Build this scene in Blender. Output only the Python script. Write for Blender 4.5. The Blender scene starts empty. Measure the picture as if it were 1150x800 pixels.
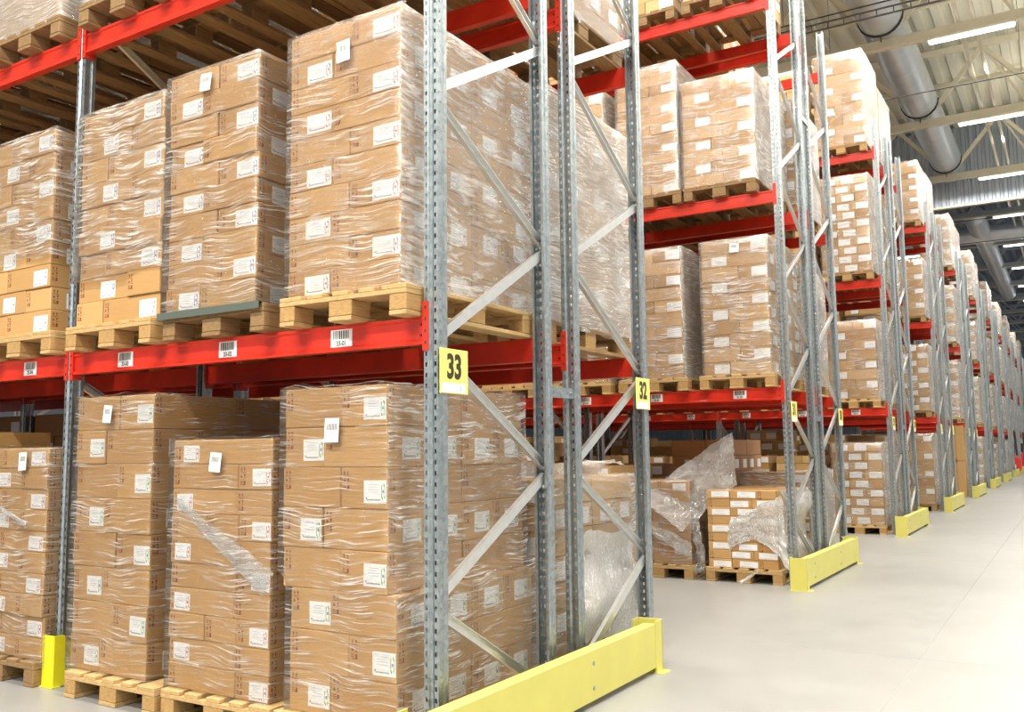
import bpy, bmesh, math, random
from math import radians as R, sin, cos, pi
from mathutils import Vector, Matrix, noise
random.seed(7)
SC = bpy.context.scene
COL = SC.collection

# ------------------------------------------------------------------ helpers
class MB:
    def __init__(s): s.v=[]; s.f=[]; s.m=[]
    def add(s, vs, fs, m=0):
        b=len(s.v); s.v+= [tuple(v) for v in vs]; s.f+=[tuple(b+i for i in f) for f in fs]; s.m+=[m]*len(fs)
    def box(s, lo, hi, m=0):
        x0,y0,z0=lo; x1,y1,z1=hi
        s.add([(x0,y0,z0),(x1,y0,z0),(x1,y1,z0),(x0,y1,z0),(x0,y0,z1),(x1,y0,z1),(x1,y1,z1),(x0,y1,z1)],
              [(0,3,2,1),(4,5,6,7),(0,1,5,4),(1,2,6,5),(2,3,7,6),(3,0,4,7)], m)
    def cbox(s, lo, hi, b=.004, m=0):
        # chamfered box
        vs=[];idx={}
        c=[lo,hi]
        for i in (0,1):
            for j in (0,1):
                for k in (0,1):
                    p=[c[i][0],c[j][1],c[k][2]]; d=[b*(1-2*i),b*(1-2*j),b*(1-2*k)]
                    for a in range(3):
                        q=[p[t]+(0 if t==a else d[t]) for t in range(3)]
                        idx[(i,j,k,a)]=len(vs); vs.append(q)
        fs=[]
        def quad(keys): fs.append(tuple(idx[k] for k in keys))
        for a in range(3):
            u,v=[t for t in range(3) if t!=a]
            for e in (0,1):
                ring=[]
                for (p,q) in ((0,0),(1,0),(1,1),(0,1)):
                    k=[0,0,0]; k[a]=e; k[u]=p; k[v]=q; ring.append((*k,a))
                quad(ring)
            # edge faces along axis a
            for p in (0,1):
                for q in (0,1):
                    k0=[0,0,0]; k0[u]=p; k0[v]=q; k1=list(k0); k1[a]=1
                    quad([(*k0,u),(*k1,u),(*k1,v),(*k0,v)])
        for i in (0,1):
            for j in (0,1):
                for k in (0,1): fs.append(tuple(idx[(i,j,k,a)] for a in range(3)))
        s.add(vs,fs,m)
    def prism(s, pts, ax, a0, a1, m=0, closed=True):
        # extrude 2D outline pts along axis ax ('X','Y','Z'); pts give the other two coordinates in order
        n=len(pts); vs=[]
        for a in (a0,a1):
            for p,q in pts:
                vs.append({'X':(a,p,q),'Y':(p,a,q),'Z':(p,q,a)}[ax])
        fs=[(i,(i+1)%n,n+(i+1)%n,n+i) for i in range(n if closed else n-1)]
        if closed: fs+=[tuple(range(n))[::-1],tuple(range(n,2*n))]
        s.add(vs,fs,m)
    def bar(s, p0, p1, prof, up=(0,0,1), m=0, caps=True):
        p0=Vector(p0);p1=Vector(p1);d=(p1-p0).normalized();u=Vector(up)
        sx=d.cross(u).normalized(); u2=sx.cross(d)
        n=len(prof); vs=[]
        for p in (p0,p1):
            for a,b in prof: vs.append(p+sx*a+u2*b)
        fs=[(i,(i+1)%n,n+(i+1)%n,n+i) for i in range(n)]
        if caps: fs+=[tuple(range(n))[::-1],tuple(range(n,2*n))]
        s.add(vs,fs,m)
    def tube(s, pts, r, n=8, m=0):
        for a,b in zip(pts[:-1],pts[1:]):
            d=(Vector(b)-Vector(a)).normalized()
            s.bar(a,b,[(r*cos(2*pi*i/n),r*sin(2*pi*i/n)) for i in range(n)],up=(0,0,1) if abs(d.z)<.9 else (1,0,0),m=m)
    def mesh(s, name, mats, smooth=False, recalc=True):
        me=bpy.data.meshes.new(name); me.from_pydata(s.v,[],s.f)
        for m in mats: me.materials.append(m)
        me.polygons.foreach_set('material_index', s.m)
        if recalc:
            bm=bmesh.new(); bm.from_mesh(me); bmesh.ops.recalc_face_normals(bm,faces=bm.faces); bm.to_mesh(me); bm.free()
        if smooth: me.polygons.foreach_set('use_smooth',[True]*len(me.polygons))
        me.update(); return me

def rect(w,h): return [(-w/2,-h/2),(w/2,-h/2),(w/2,h/2),(-w/2,h/2)]
def link(name, data, parent=None, loc=(0,0,0), rz=0):
    o=bpy.data.objects.new(name,data); COL.objects.link(o); o.location=loc; o.rotation_euler=(0,0,rz)
    if parent: o.parent=parent
    return o
LABELS={}
def tag(o,label,cat,group=None,kind=None):
    n=len(label.replace('-',' ').split())
    if not 4<=n<=16: print('BAD LABEL',n,label)
    if label in LABELS and not(group and LABELS[label]==group): print('DUP LABEL',label)
    LABELS[label]=group
    o['label']=label; o['category']=cat
    if group: o['group']=group
    o['kind']=kind or 'thing'
    return o
def thing(name,label,cat,loc=(0,0,0),rz=0,group=None): return tag(link(name,None,None,loc,rz),label,cat,group)
def struct(name,me,loc=(0,0,0)):
    o=link(name,me,None,loc); o['kind']='structure'; return o
ORD=['top','second','third','fourth','fifth','sixth','seventh','eighth','ninth','tenth','eleventh','twelfth']
NTH=['first','second','third','fourth','fifth','sixth','seventh','eighth','ninth','tenth']

# ------------------------------------------------------------------ materials
def newmat(name):
    m=bpy.data.materials.new(name); m.use_nodes=True; nt=m.node_tree
    return m,nt,nt.nodes['Principled BSDF']
def N(nt,t,**kw):
    n=nt.nodes.new(t)
    for k,v in kw.items():
        if k.startswith('i_'): n.inputs[k[2:].replace('_',' ')].default_value=v
        else: setattr(n,k,v)
    return n
def ramp(nt,fac,stops):
    r=nt.nodes.new('ShaderNodeValToRGB'); nt.links.new(fac,r.inputs[0])
    while len(r.color_ramp.elements)<len(stops): r.color_ramp.elements.new(.5)
    for e,(p,c) in zip(r.color_ramp.elements,stops):
        e.position=p; e.color=c if len(c)==4 else (*c,1)
    return r
def coords(nt,scale,kind='Object'):
    tc=nt.nodes.new('ShaderNodeTexCoord'); mp=nt.nodes.new('ShaderNodeMapping')
    mp.inputs['Scale'].default_value=scale; nt.links.new(tc.outputs[kind],mp.inputs[0]); return mp.outputs[0]
def noise_n(nt,vec,scale,detail=4,rough=.5,dist=0):
    n=N(nt,'ShaderNodeTexNoise'); n.inputs['Scale'].default_value=scale; n.inputs['Detail'].default_value=detail
    n.inputs['Roughness'].default_value=rough; n.inputs['Distortion'].default_value=dist
    nt.links.new(vec,n.inputs['Vector']); return n.outputs['Fac']
def bump(nt,h,strength,dist,bsdf):
    b=N(nt,'ShaderNodeBump'); b.inputs['Strength'].default_value=strength; b.inputs['Distance'].default_value=dist
    nt.links.new(h,b.inputs['Height']); nt.links.new(b.outputs[0],bsdf.inputs['Normal']); return b
def simple(name,col,rough=.5,metal=0,var=.0,bumpy=0,scale=6):
    m,nt,b=newmat(name); b.inputs['Roughness'].default_value=rough; b.inputs['Metallic'].default_value=metal
    if var:
        f=noise_n(nt,coords(nt,(1,1,1)),scale,5)
        r=ramp(nt,f,[(.3,[c*(1-var) for c in col]),(.7,[min(1,c*(1+var)) for c in col])]); nt.links.new(r.outputs[0],b.inputs['Base Color'])
        if bumpy: bump(nt,f,bumpy,.01,b)
    else: b.inputs['Base Color'].default_value=(*col,1)
    return m

def cardboard(name,c0,c1,island=False):
    m,nt,b=newmat(name); b.inputs['Roughness'].default_value=.62
    v=coords(nt,(1,1,1),'Object')
    if island:
        g=N(nt,'ShaderNodeNewGeometry'); rnd=g.outputs['Random Per Island']
    else:
        g=N(nt,'ShaderNodeObjectInfo'); rnd=g.outputs['Random']
    r=ramp(nt,rnd,[(0,c0),(1,c1)])
    f=noise_n(nt,coords(nt,(3,3,40)),2.5,3)
    mx=N(nt,'ShaderNodeMix',data_type='RGBA',blend_type='MULTIPLY'); mx.inputs[0].default_value=1
    r2=ramp(nt,f,[(.3,(.93,.92,.90)),(.7,(1,1,1))])
    nt.links.new(r.outputs[0],mx.inputs[6]); nt.links.new(r2.outputs[0],mx.inputs[7]); nt.links.new(mx.outputs[2],b.inputs['Base Color'])
    bump(nt,noise_n(nt,v,9,3),.25,.01,b)
    return m
CARD=cardboard('cardboard',(.49,.285,.108),(.58,.355,.145))
CARDY=cardboard('cardboard_yellowish',(.54,.36,.15),(.60,.41,.19))
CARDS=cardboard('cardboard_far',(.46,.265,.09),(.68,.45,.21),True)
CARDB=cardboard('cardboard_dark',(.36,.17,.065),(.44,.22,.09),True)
INK=simple('brown_ink',(.22,.05,.02),.7)
def wood(name,a,b_):
    m,nt,b=newmat(name); b.inputs['Roughness'].default_value=.75
    oi=N(nt,'ShaderNodeNewGeometry')
    f=noise_n(nt,coords(nt,(6,1.2,14)),6,5,.6,.6)
    r=ramp(nt,f,[(.25,a),(.75,b_)])
    hs=N(nt,'ShaderNodeHueSaturation'); nt.links.new(r.outputs[0],hs.inputs['Color'])
    mr=N(nt,'ShaderNodeMapRange'); mr.inputs['To Min'].default_value=.75; mr.inputs['To Max'].default_value=1.15
    nt.links.new(oi.outputs['Random Per Island'],mr.inputs[0]); nt.links.new(mr.outputs[0],hs.inputs['Value'])
    nt.links.new(hs.outputs[0],b.inputs['Base Color']); bump(nt,f,.3,.004,b); return m
WOOD=wood('pallet_wood',(.44,.27,.10),(.68,.48,.22))
WOODO=wood('old_shaded_pallet_wood',(.20,.115,.045),(.38,.235,.10))  # aged wood, darkened also to paint shade under the upper pallets
WOODB=wood('block_wood',(.36,.20,.065),(.60,.38,.15))
def galv():
    m,nt,b=newmat('galvanised_steel'); b.inputs['Metallic'].default_value=.92; 
    v=coords(nt,(1,1,1)); vo=N(nt,'ShaderNodeTexVoronoi'); vo.inputs['Scale'].default_value=45; nt.links.new(v,vo.inputs['Vector'])
    r=ramp(nt,vo.outputs['Color'],[(0,(.28,.325,.345)),(1,(.47,.52,.54))]); nt.links.new(r.outputs[0],b.inputs['Base Color'])
    f=noise_n(nt,v,12,4); mr=N(nt,'ShaderNodeMapRange'); mr.inputs['To Min'].default_value=.3; mr.inputs['To Max'].default_value=.5
    nt.links.new(f,mr.inputs[0]); nt.links.new(mr.outputs[0],b.inputs['Roughness']); return m
GALV=galv()
BRACE=simple('brace_steel',(.70,.71,.70),.34,.8,.06,0,20)
RED=simple('red_enamel',(.60,.028,.012),.32,0,.12,0,8)
YEL=simple('yellow_enamel',(.66,.61,.14),.4,0,.04,0,5)
YELP=simple('yellow_protector',(.82,.74,.02),.4,0,.05,0,5)
BLACK=simple('black_plastic',(.02,.02,.022),.4)
DARK=simple('dark_gap',(.03,.03,.03),.6)
WHITE=simple('label_paper',(.86,.87,.88),.45)
CREAM=simple('beige_paint',(.78,.73,.58),.5,0,.05,0,3)
SIGNY=simple('sign_yellow',(.84,.80,.20),.45)
SIGNK=simple('sign_black',(.035,.03,.01),.5)
GREY=simple('grey_print',(.28,.30,.33),.6)
FAINT=simple('faint_print',(.58,.62,.68),.6)
REDP=simple('red_print',(.55,.05,.05),.6)
BLUEP=simple('blue_print',(.10,.10,.35),.6)
GREENP=simple('green_print',(.10,.38,.07),.6)
SLIPS=simple('dark_sheet',(.10,.12,.10),.25)
FORKR=simple('truck_red',(.70,.03,.02),.35)
RUBBER=simple('rubber',(.02,.02,.02),.8)
SACK=simple('white_sack_cloth',(.8,.8,.8),.6,0,.05,.4,20)
DUCT=simple('duct_steel',(.74,.79,.85),.38,.6,.06,.05,3)
CABLE=simple('cable_black',(.03,.03,.03),.6)

def film(name, milk, glint_streak, seed=0, scale=(1,1,16), lo=.52, hi=.72):
    """clear polyethylene: mostly see-through, glossy, with milky stretched folds and glints painted as white streaks"""
    m=bpy.data.materials.new(name); m.use_nodes=True; nt=m.node_tree; nt.nodes.clear()
    out=N(nt,'ShaderNodeOutputMaterial'); tr=N(nt,'ShaderNodeBsdfTransparent'); tr.inputs[0].default_value=(.985,.985,.98,1)
    df=N(nt,'ShaderNodeBsdfDiffuse'); df.inputs[0].default_value=(.93,.93,.92,1)
    tl=N(nt,'ShaderNodeBsdfTranslucent'); tl.inputs[0].default_value=(.9,.9,.88,1)
    gl=N(nt,'ShaderNodeBsdfGlossy'); gl.inputs['Roughness'].default_value=.22; gl.inputs[0].default_value=(1,1,1,1)
    tc=N(nt,'ShaderNodeTexCoord'); mp=N(nt,'ShaderNodeMapping'); mp.inputs['Scale'].default_value=scale; mp.inputs['Location'].default_value=(seed*3.1,seed,seed*1.7)
    # gently warp so the folds fan out
    w=noise_n(nt,tc.outputs['Object'],2.3,2)
    ad=N(nt,'ShaderNodeVectorMath',operation='ADD'); mu=N(nt,'ShaderNodeVectorMath',operation='SCALE'); mu.inputs['Scale'].default_value=.13
    cmb=N(nt,'ShaderNodeCombineXYZ'); nt.links.new(w,cmb.inputs[2]); nt.links.new(cmb.outputs[0],mu.inputs[0])
    nt.links.new(tc.outputs['Object'],ad.inputs[0]); nt.links.new(mu.outputs[0],ad.inputs[1]); nt.links.new(ad.outputs[0],mp.inputs[0])
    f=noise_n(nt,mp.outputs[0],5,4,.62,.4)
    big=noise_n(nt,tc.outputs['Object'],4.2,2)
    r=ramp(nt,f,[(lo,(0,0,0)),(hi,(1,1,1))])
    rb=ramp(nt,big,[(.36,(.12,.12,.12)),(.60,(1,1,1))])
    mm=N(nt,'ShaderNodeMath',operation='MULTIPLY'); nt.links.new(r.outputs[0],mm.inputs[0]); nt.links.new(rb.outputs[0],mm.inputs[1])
    ma=N(nt,'ShaderNodeMath',operation='MULTIPLY_ADD'); nt.links.new(mm.outputs[0],ma.inputs[0]); ma.inputs[1].default_value=glint_streak; ma.inputs[2].default_value=milk  # white streaks: milky creases plus glints painted in as diffuse white
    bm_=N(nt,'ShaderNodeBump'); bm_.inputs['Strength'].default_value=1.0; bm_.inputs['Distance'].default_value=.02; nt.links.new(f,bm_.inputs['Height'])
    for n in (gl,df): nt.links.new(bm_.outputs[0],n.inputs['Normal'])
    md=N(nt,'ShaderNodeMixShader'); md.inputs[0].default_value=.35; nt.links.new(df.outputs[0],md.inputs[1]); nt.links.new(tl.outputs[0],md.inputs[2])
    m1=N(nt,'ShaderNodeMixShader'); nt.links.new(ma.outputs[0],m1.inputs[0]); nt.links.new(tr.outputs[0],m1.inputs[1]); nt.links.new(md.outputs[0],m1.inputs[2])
    fr=N(nt,'ShaderNodeFresnel'); fr.inputs['IOR'].default_value=1.5; nt.links.new(bm_.outputs[0],fr.inputs['Normal'])
    m2=N(nt,'ShaderNodeMixShader'); fm=N(nt,'ShaderNodeMath',operation='MULTIPLY'); fm.inputs[1].default_value=.7; nt.links.new(fr.outputs[0],fm.inputs[0]); nt.links.new(fm.outputs[0],m2.inputs[0]); nt.links.new(m1.outputs[0],m2.inputs[1]); nt.links.new(gl.outputs[0],m2.inputs[2])
    nt.links.new(m2.outputs[0],out.inputs['Surface']); return m
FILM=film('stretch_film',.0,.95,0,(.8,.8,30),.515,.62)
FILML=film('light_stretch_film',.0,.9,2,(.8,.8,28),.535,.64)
FILMX=film('dense_sheen_stretch_film',.38,.6,4,(1.2,1.2,18),.48,.62)  # dense film; also paints the pale sheen on aisle faces
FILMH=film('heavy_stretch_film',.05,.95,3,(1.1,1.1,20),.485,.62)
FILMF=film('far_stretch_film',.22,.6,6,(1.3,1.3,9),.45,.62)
FILMW=film('white_film',.5,.5,5,(14,10,9),.4,.6)
FILMD=film('thin_hanging_film',.22,.7,8,(26,8,10),.42,.6)

# ------------------------------------------------------------------ racking dimensions
PER=6.0566; DEP=1.073; GAP=.267; BAY=2.8
BACK0=DEP+GAP                      # front of the back rack
LEV=[0,2.0,4.08,6.22]
HT=6.75
W=.04

# post with real slots -------------------------------------------------
def make_post(height):
    mb=MB()
    P=[(-.024,.075),(-W,.075),(-W,.052),(-W+.005,.044),(-W,.036),(-W,0),(-.012,0),(-.007,.009),(.007,.009),(.012,0),(W,0),(W,.036),(W-.005,.044),(W,.052),(W,.075),(.024,.075)]
    slots={5:(.012,.020),9:(.012,.020),4:(.007,.009),10:(.007,.009)}
    n=int(height/.05)
    for i in range(len(P)-1):
        a=Vector((*P[i],0)); b=Vector((*P[i+1],0))
        if i in slots:
            sw,sh=slots[i]; L=(b-a).length; d=(b-a)/L; c=(a+b)/2
            c0=c-d*sw/2; c1=c+d*sw/2
            for k in range(n):
                z0=k*.05; z1=z0+.05; h0=z0+.025-sh/2; h1=h0+sh
                def V(p,z): return (p.x,p.y,z)
                vs=[V(a,z0),V(b,z0),V(b,z1),V(a,z1),V(c0,h0),V(c1,h0),V(c1,h1),V(c0,h1)]
                mb.add(vs,[(0,1,5,4),(1,2,6,5),(2,3,7,6),(3,0,4,7)])
            if n*.05<height-1e-4:
                mb.add([(a.x,a.y,n*.05),(b.x,b.y,n*.05),(b.x,b.y,height),(a.x,a.y,height)],[(0,1,2,3)])
        else:
            mb.add([(a.x,a.y,0),(b.x,b.y,0),(b.x,b.y,height),(a.x,a.y,height)],[(0,1,2,3)])
    me=mb.mesh('post',[GALV],recalc=False)
    bm=bmesh.new(); bm.from_mesh(me); bmesh.ops.remove_doubles(bm,verts=bm.verts,dist=.0004)
    bmesh.ops.recalc_face_normals(bm,faces=bm.faces)
    bmesh.ops.solidify(bm,geom=bm.faces[:],thickness=.0022); bm.to_mesh(me); bm.free()
    return me
POST=make_post(HT)
def simple_post():
    mb=MB(); P=[(-.024,.075),(-W,.075),(-W,0),(-.012,0),(-.007,.009),(.007,.009),(.012,0),(W,0),(W,.075),(.024,.075),(.024,.072),(W-.003,.072),(W-.003,.003),(.013,.003),(.008,.012),(-.008,.012),(-.013,.003),(-W+.003,.003),(-W+.003,.072),(-.024,.072)]
    mb.prism(P,'Z',0,HT); return mb.mesh('plain_post',[GALV])
POSTS=simple_post()
def foot_mesh():
    mb=MB(); mb.cbox((-.07,-.02,0),(.07,.11,.008),.002)
    for x in (-.055,.055): mb.bar((x,.05,.008),(x,.05,.022),[(.009*cos(i*pi/3),.009*sin(i*pi/3)) for i in range(6)],up=(0,1,0))
    return mb.mesh('foot_plate',[GALV])
FOOT=foot_mesh()
BR={}
def brace_mesh(y0,z0,y1,z1,outward):
    k=(round(y0,3),round(z0,3),round(y1,3),round(z1,3),outward)
    if k not in BR:
        mb=MB(); s=1 if outward else -1
        w=.024; d=.013*s; t=.0025*s
        # C section: coordinate a = across in plane, b = along X
        prof=[(-w,d),(w,d),(w,-d),(w-.003,-d),(w-.003,d-t),(-w+.003,d-t),(-w+.003,-d),(-w,-d)]
        mb.bar((0,y0,z0),(0,y1,z1),prof,up=(1,0,0))
        BR[k]=mb.mesh('brace',[BRACE])
    return BR[k]
fr_zs=[.68,1.87,3.08,4.28,5.48]; bk_zs=[.07,1.26,2.50,3.70,4.90,6.10]
def frame(ix,y0,back,label,near,group=None):
    o=thing('upright_frame',label,'rack frame',(ix*-BAY,y0,0),0,group)
    pm=POST if near else POSTS
    link('post',pm,o,(0,0,0),0); link('post',pm,o,(0,DEP,0),pi)
    link('foot_plate',FOOT,o,(0,0,0),0); link('foot_plate',FOOT,o,(0,DEP,0),pi)
    ya,yb=.045,DEP-.045
    for i in range(5):
        A=(yb if back else ya, fr_zs[i]); B0=(ya if back else yb, bk_zs[i]); B1=(ya if back else yb, bk_zs[i+1])
        # sloping one way shows its web, the other way its open side
        link('brace',brace_mesh(B0[0],B0[1]+.03,A[0],A[1]-.03,back),o)
        link('brace',brace_mesh(A[0],A[1]+.03,B1[0],B1[1]-.03,not back),o)
    return o

# beams ---------------------------------------------------------------
def beam_meshes():
    L=BAY-2*W-.006
    mb=MB()
    prof=[(0,0),(.045,0),(.045,-.13),(-.004,-.13),(-.004,-.118),(.008,-.104),(.008,-.022),(0,-.014)]
    mb.prism(prof,'X',-L/2,L/2)
    b=mb.mesh('beam_body',[RED])
    mb=MB() # connector at aisle end (+X): hooks over the post face
    mb.box((L/2-.001,-.003,-.16),(L/2+.004,.06,.07)); 
    mb.box((L/2-.001,-.008,-.16),(L/2+.033,-.003,.07))
    for i in range(4):
        z=-.13+i*.055; mb.box((L/2+.013,-.010,z),(L/2+.021,-.008,z+.014),1)
    for s in (-.05,.0): mb.bar((L/2-.02,.008,s-.035),(L/2-.02,.003,s-.035),[(.006*cos(i*pi/3),.006*sin(i*pi/3)) for i in range(6)],m=1)
    c1=mb.mesh('connector',[RED,DARK])
    mb=MB()
    mb.box((-L/2-.004,-.003,-.16),(-L/2+.001,.06,.07)); mb.box((-L/2-.033,-.008,-.16),(-L/2+.001,-.003,.07))
    for i in range(4):
        z=-.13+i*.055; mb.box((-L/2-.021,-.010,z),(-L/2-.013,-.008,z+.014),1)
    c2=mb.mesh('connector',[RED,DARK])
    return b,c1,c2
BEAM,CON1,CON2=beam_meshes()
def beam(ix,y,z,facing,label,group=None,det=True):
    # ix bay index; facing -1: front toward -Y, +1: toward +Y
    o=thing('shelf_rail',label,'rack beam',(-BAY*(ix+.5),y,z),0 if facing<0 else pi,group)
    link('crossbar',BEAM,o)
    if det: link('end_connector',CON1,o); link('end_connector',CON2,o)
    return o

# text ----------------------------------------------------------------
TXT={}
def text_mesh(s,size,mat,bold=0.0,sx=1.0,depth=.0006):
    k=(s,size,mat.name,bold,sx)
    if k in TXT: return TXT[k]
    cu=bpy.data.curves.new('t','FONT'); cu.body=s; cu.size=size; cu.align_x='CENTER'; cu.align_y='CENTER'; cu.offset=bold; cu.extrude=depth; cu.resolution_u=6
    o=bpy.data.objects.new('t',cu); COL.objects.link(o); bpy.context.view_layer.update()
    me=bpy.data.meshes.new_from_object(o.evaluated_get(bpy.context.evaluated_depsgraph_get()))
    bpy.data.objects.remove(o); me.materials.clear(); me.materials.append(mat)
    for v in me.vertices: v.co.x*=sx
    # lay the writing in the XZ plane, readable from -Y
    me.transform(Matrix.Rotation(pi/2,4,'X')); TXT[k]=me; return me

def barcode_tag(parent,x,z,code,w=.14,h=.098,y=-.0045):
    mb=MB(); mb.cbox((-w/2,-.0012,-h/2),(w/2,0,h/2),.0005)
    o=link('location_label',mb.mesh('location_label',[WHITE]),parent,(x,y,z)); o['label']='white barcode location label'
    mb=MB(); rr=random.Random(code); xx=-w*.38
    while xx<w*.36:
        t=rr.choice((.003,.004,.007)); mb.box((xx,-.0018,-.004),(xx+t,-.0012,h*.40)); xx+=t+rr.choice((.003,.004,.005))
    link('barcode_print',mb.mesh('barcode_print',[SIGNK]),o)
    link('number_text',text_mesh(code,.034,SIGNK,.0008,.85),o,(0,-.0014,-.026))
    return o

# pallets ---------------------------------------------------------------
def pallet_meshes(A=WOOD,B=WOODB):
    ms={}
    xs=[-.4,-.2275,-.05,.1275,.255]; ws=[.145,.1,.1,.1,.145]
    xs=[-.4,-.215,-.05,.115,.255]
    for i,(x,w) in enumerate(zip(xs,ws)):
        mb=MB(); mb.cbox((x,0,.122),(x+w,1.2,.144),.003); ms['deck%d'%i]=mb.mesh('deck_board',[A])
    for i,y in enumerate((0,.5275,1.055)):
        mb=MB(); mb.cbox((-.4,y,.1),(.4,y+.145,.122),.002); ms['str%d'%i]=mb.mesh('stringer_board',[A])
        for j,(x,w) in enumerate(((-.4,.1),(-.0725,.145),(.3,.1))):
            mb=MB(); mb.cbox((x,y+.001,.022),(x+w,y+.144,.1),.005); ms['blk%d%d'%(i,j)]=mb.mesh('block',[B])
    for j,(x,w) in enumerate(((-.4,.1),(-.0725,.145),(.3,.1))):
        mb=MB(); mb.cbox((x,0,0),(x+w,1.2,.022),.003); ms['bot%d'%j]=mb.mesh('bottom_board',[A])
    return ms
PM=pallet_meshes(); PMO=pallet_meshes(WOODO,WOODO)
def far_pallet(mats):
    mb=MB()
    for i,(x,w) in enumerate(zip([-.4,-.215,-.05,.115,.255],[.145,.1,.1,.1,.145])): mb.box((x,0,.122),(x+w,1.2,.144))
    for y in (0,.5275,1.055):
        mb.box((-.4,y,.1),(.4,y+.145,.122))
        for x,w in ((-.4,.1),(-.0725,.145),(.3,.1)): mb.box((x,y,.022),(x+w,y+.145,.1),1)
    for x,w in ((-.4,.1),(-.0725,.145),(.3,.1)): mb.box((x,0,0),(x+w,1.2,.022))
    return mb.mesh('far_pallet',mats)
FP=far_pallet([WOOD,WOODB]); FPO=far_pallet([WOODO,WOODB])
def pallet(xc,y,z,label,det=True,old=False,group=None):
    if not det:
        o=link('wooden_pallet',FPO if old else FP,None,(xc,y,z+.001)); return tag(o,label,'pallet',group)
    o=thing('wooden_pallet',label,'pallet',(xc,y,z+.001),random.uniform(-.008,.008),group)
    for k,me in (PMO if old else PM).items():
        link({'deck':'deck_board','str%':'stringer_board','blk':'block','bot':'bottom_board'}.get('str%' if k[:3]=='str' else ('deck' if k[:4]=='deck' else k[:3])),me,o)
    return o

# cartons ---------------------------------------------------------------
def label_mesh(w,h):
    mb=MB(); mb.box((-w/2,-.0008,-h/2),(w/2,0,h/2)); return mb.mesh('shipping_label',[WHITE])
def print_mesh(w,h,kind):
    col={'red':1,'green':2,'blue':3,'plain':0}[kind]
    mb=MB(); y0,y1=-.0014,-.0008
    rr=random.Random(int(w*1000)+col)
    # small lines of type and the dark line at the bottom
    mb.box((-w*.42,y0,-h*.33),(-w*.36,y1,-h*.24),0)
    x=-w*.36
    while x<w*.2:
        l=rr.uniform(.006,.018); mb.box((x,y0,-h*.38),(min(x+l,w*.22),y1,-h*.32),0); x+=l+.003
    for i in range(4):
        z=h*(.30-i*.11); mb.box((-w*.3,y0,z),(w*rr.uniform(-.05,.2),y1,z+h*.035),4)
    if kind!='plain':
        cx=w*.36; rx=w*.085; rz=h*.38; n=18
        for i in range(n):
            if i in (4,5,13,14): continue
            a0,a1=2*pi*i/n,2*pi*(i+1)/n
            vs=[]
            for (a,s) in ((a0,1),(a1,1),(a1,.72),(a0,.72)):
                vs.append((cx+rx*s*max(-1,min(1,1.25*cos(a))),y0,rz*s*sin(a)))
            mb.add(vs,[(0,1,2,3)],col)
        mb.box((cx-rx*.35,y0,-h*.06),(cx-rx*.05,y1,h*.07),3); mb.box((cx+rx*.1,y0,-h*.06),(cx+rx*.4,y1,h*.07),3)
    return mb.mesh('label_print',[GREY,REDP,GREENP,BLUEP,FAINT])
def mark_mesh():
    # handling symbols in brown ink: arrows, umbrella, glass, tiny type
    mb=MB(); y=-.0004; y1=.0
    def arrow(x,z,s):
        mb.box((x-.0022*s,y,z),(x+.0022*s,y1,z+.014*s)); mb.add([(x-.007*s,y,z+.012*s),(x+.007*s,y,z+.012*s),(x,y,z+.022*s)],[(0,1,2)])
    arrow(-.012,.025,1); arrow(.010,.025,1); mb.box((-.02,y,.019),(.02,y1,.0215))
    mb.add([(-.02,y,-.004),(-.004,y,-.004),(-.012,y,.010)],[(0,1,2)]); mb.box((-.0135,y,-.012),(-.0105,y1,-.003))
    mb.add([(.005,y,.012),(.019,y,.012),(.0145,y,0),(.0095,y,0)],[(0,3,2,1)]); mb.box((.0107,y,-.010),(.0133,y1,.001)); mb.box((.006,y,-.013),(.018,y1,-.010))
    for i in range(3): mb.box((-.02,y,-.025-i*.009),(-.003+.004*i,y1,-.0215-i*.009)); 
    mb.box((.006,y,-.044),(.018,y1,-.022))
    return mb.mesh('handling_print',[INK])
MARK=mark_mesh()
CM={};LM={};PRM={}
def cached(d,k,f):
    if k not in d: d[k]=f()
    return d[k]
def carton_mesh(w,d,h,mat):
    def mk():
        mb=MB(); mb.cbox((-w/2,-d/2,0),(w/2,d/2,h),.0045)
        mb.box((-w*.5+.01,-.025,h-.0002),(w*.5-.01,.025,h+.0006),1)   # parcel tape on the flap seam
        me=mb.mesh('carton',[mat,TAPE]); return me
    return cached(CM,(round(w,3),round(d,3),round(h,3),mat.name),mk)
TAPE=simple('parcel_tape',(.50,.30,.13),.2)

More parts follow.
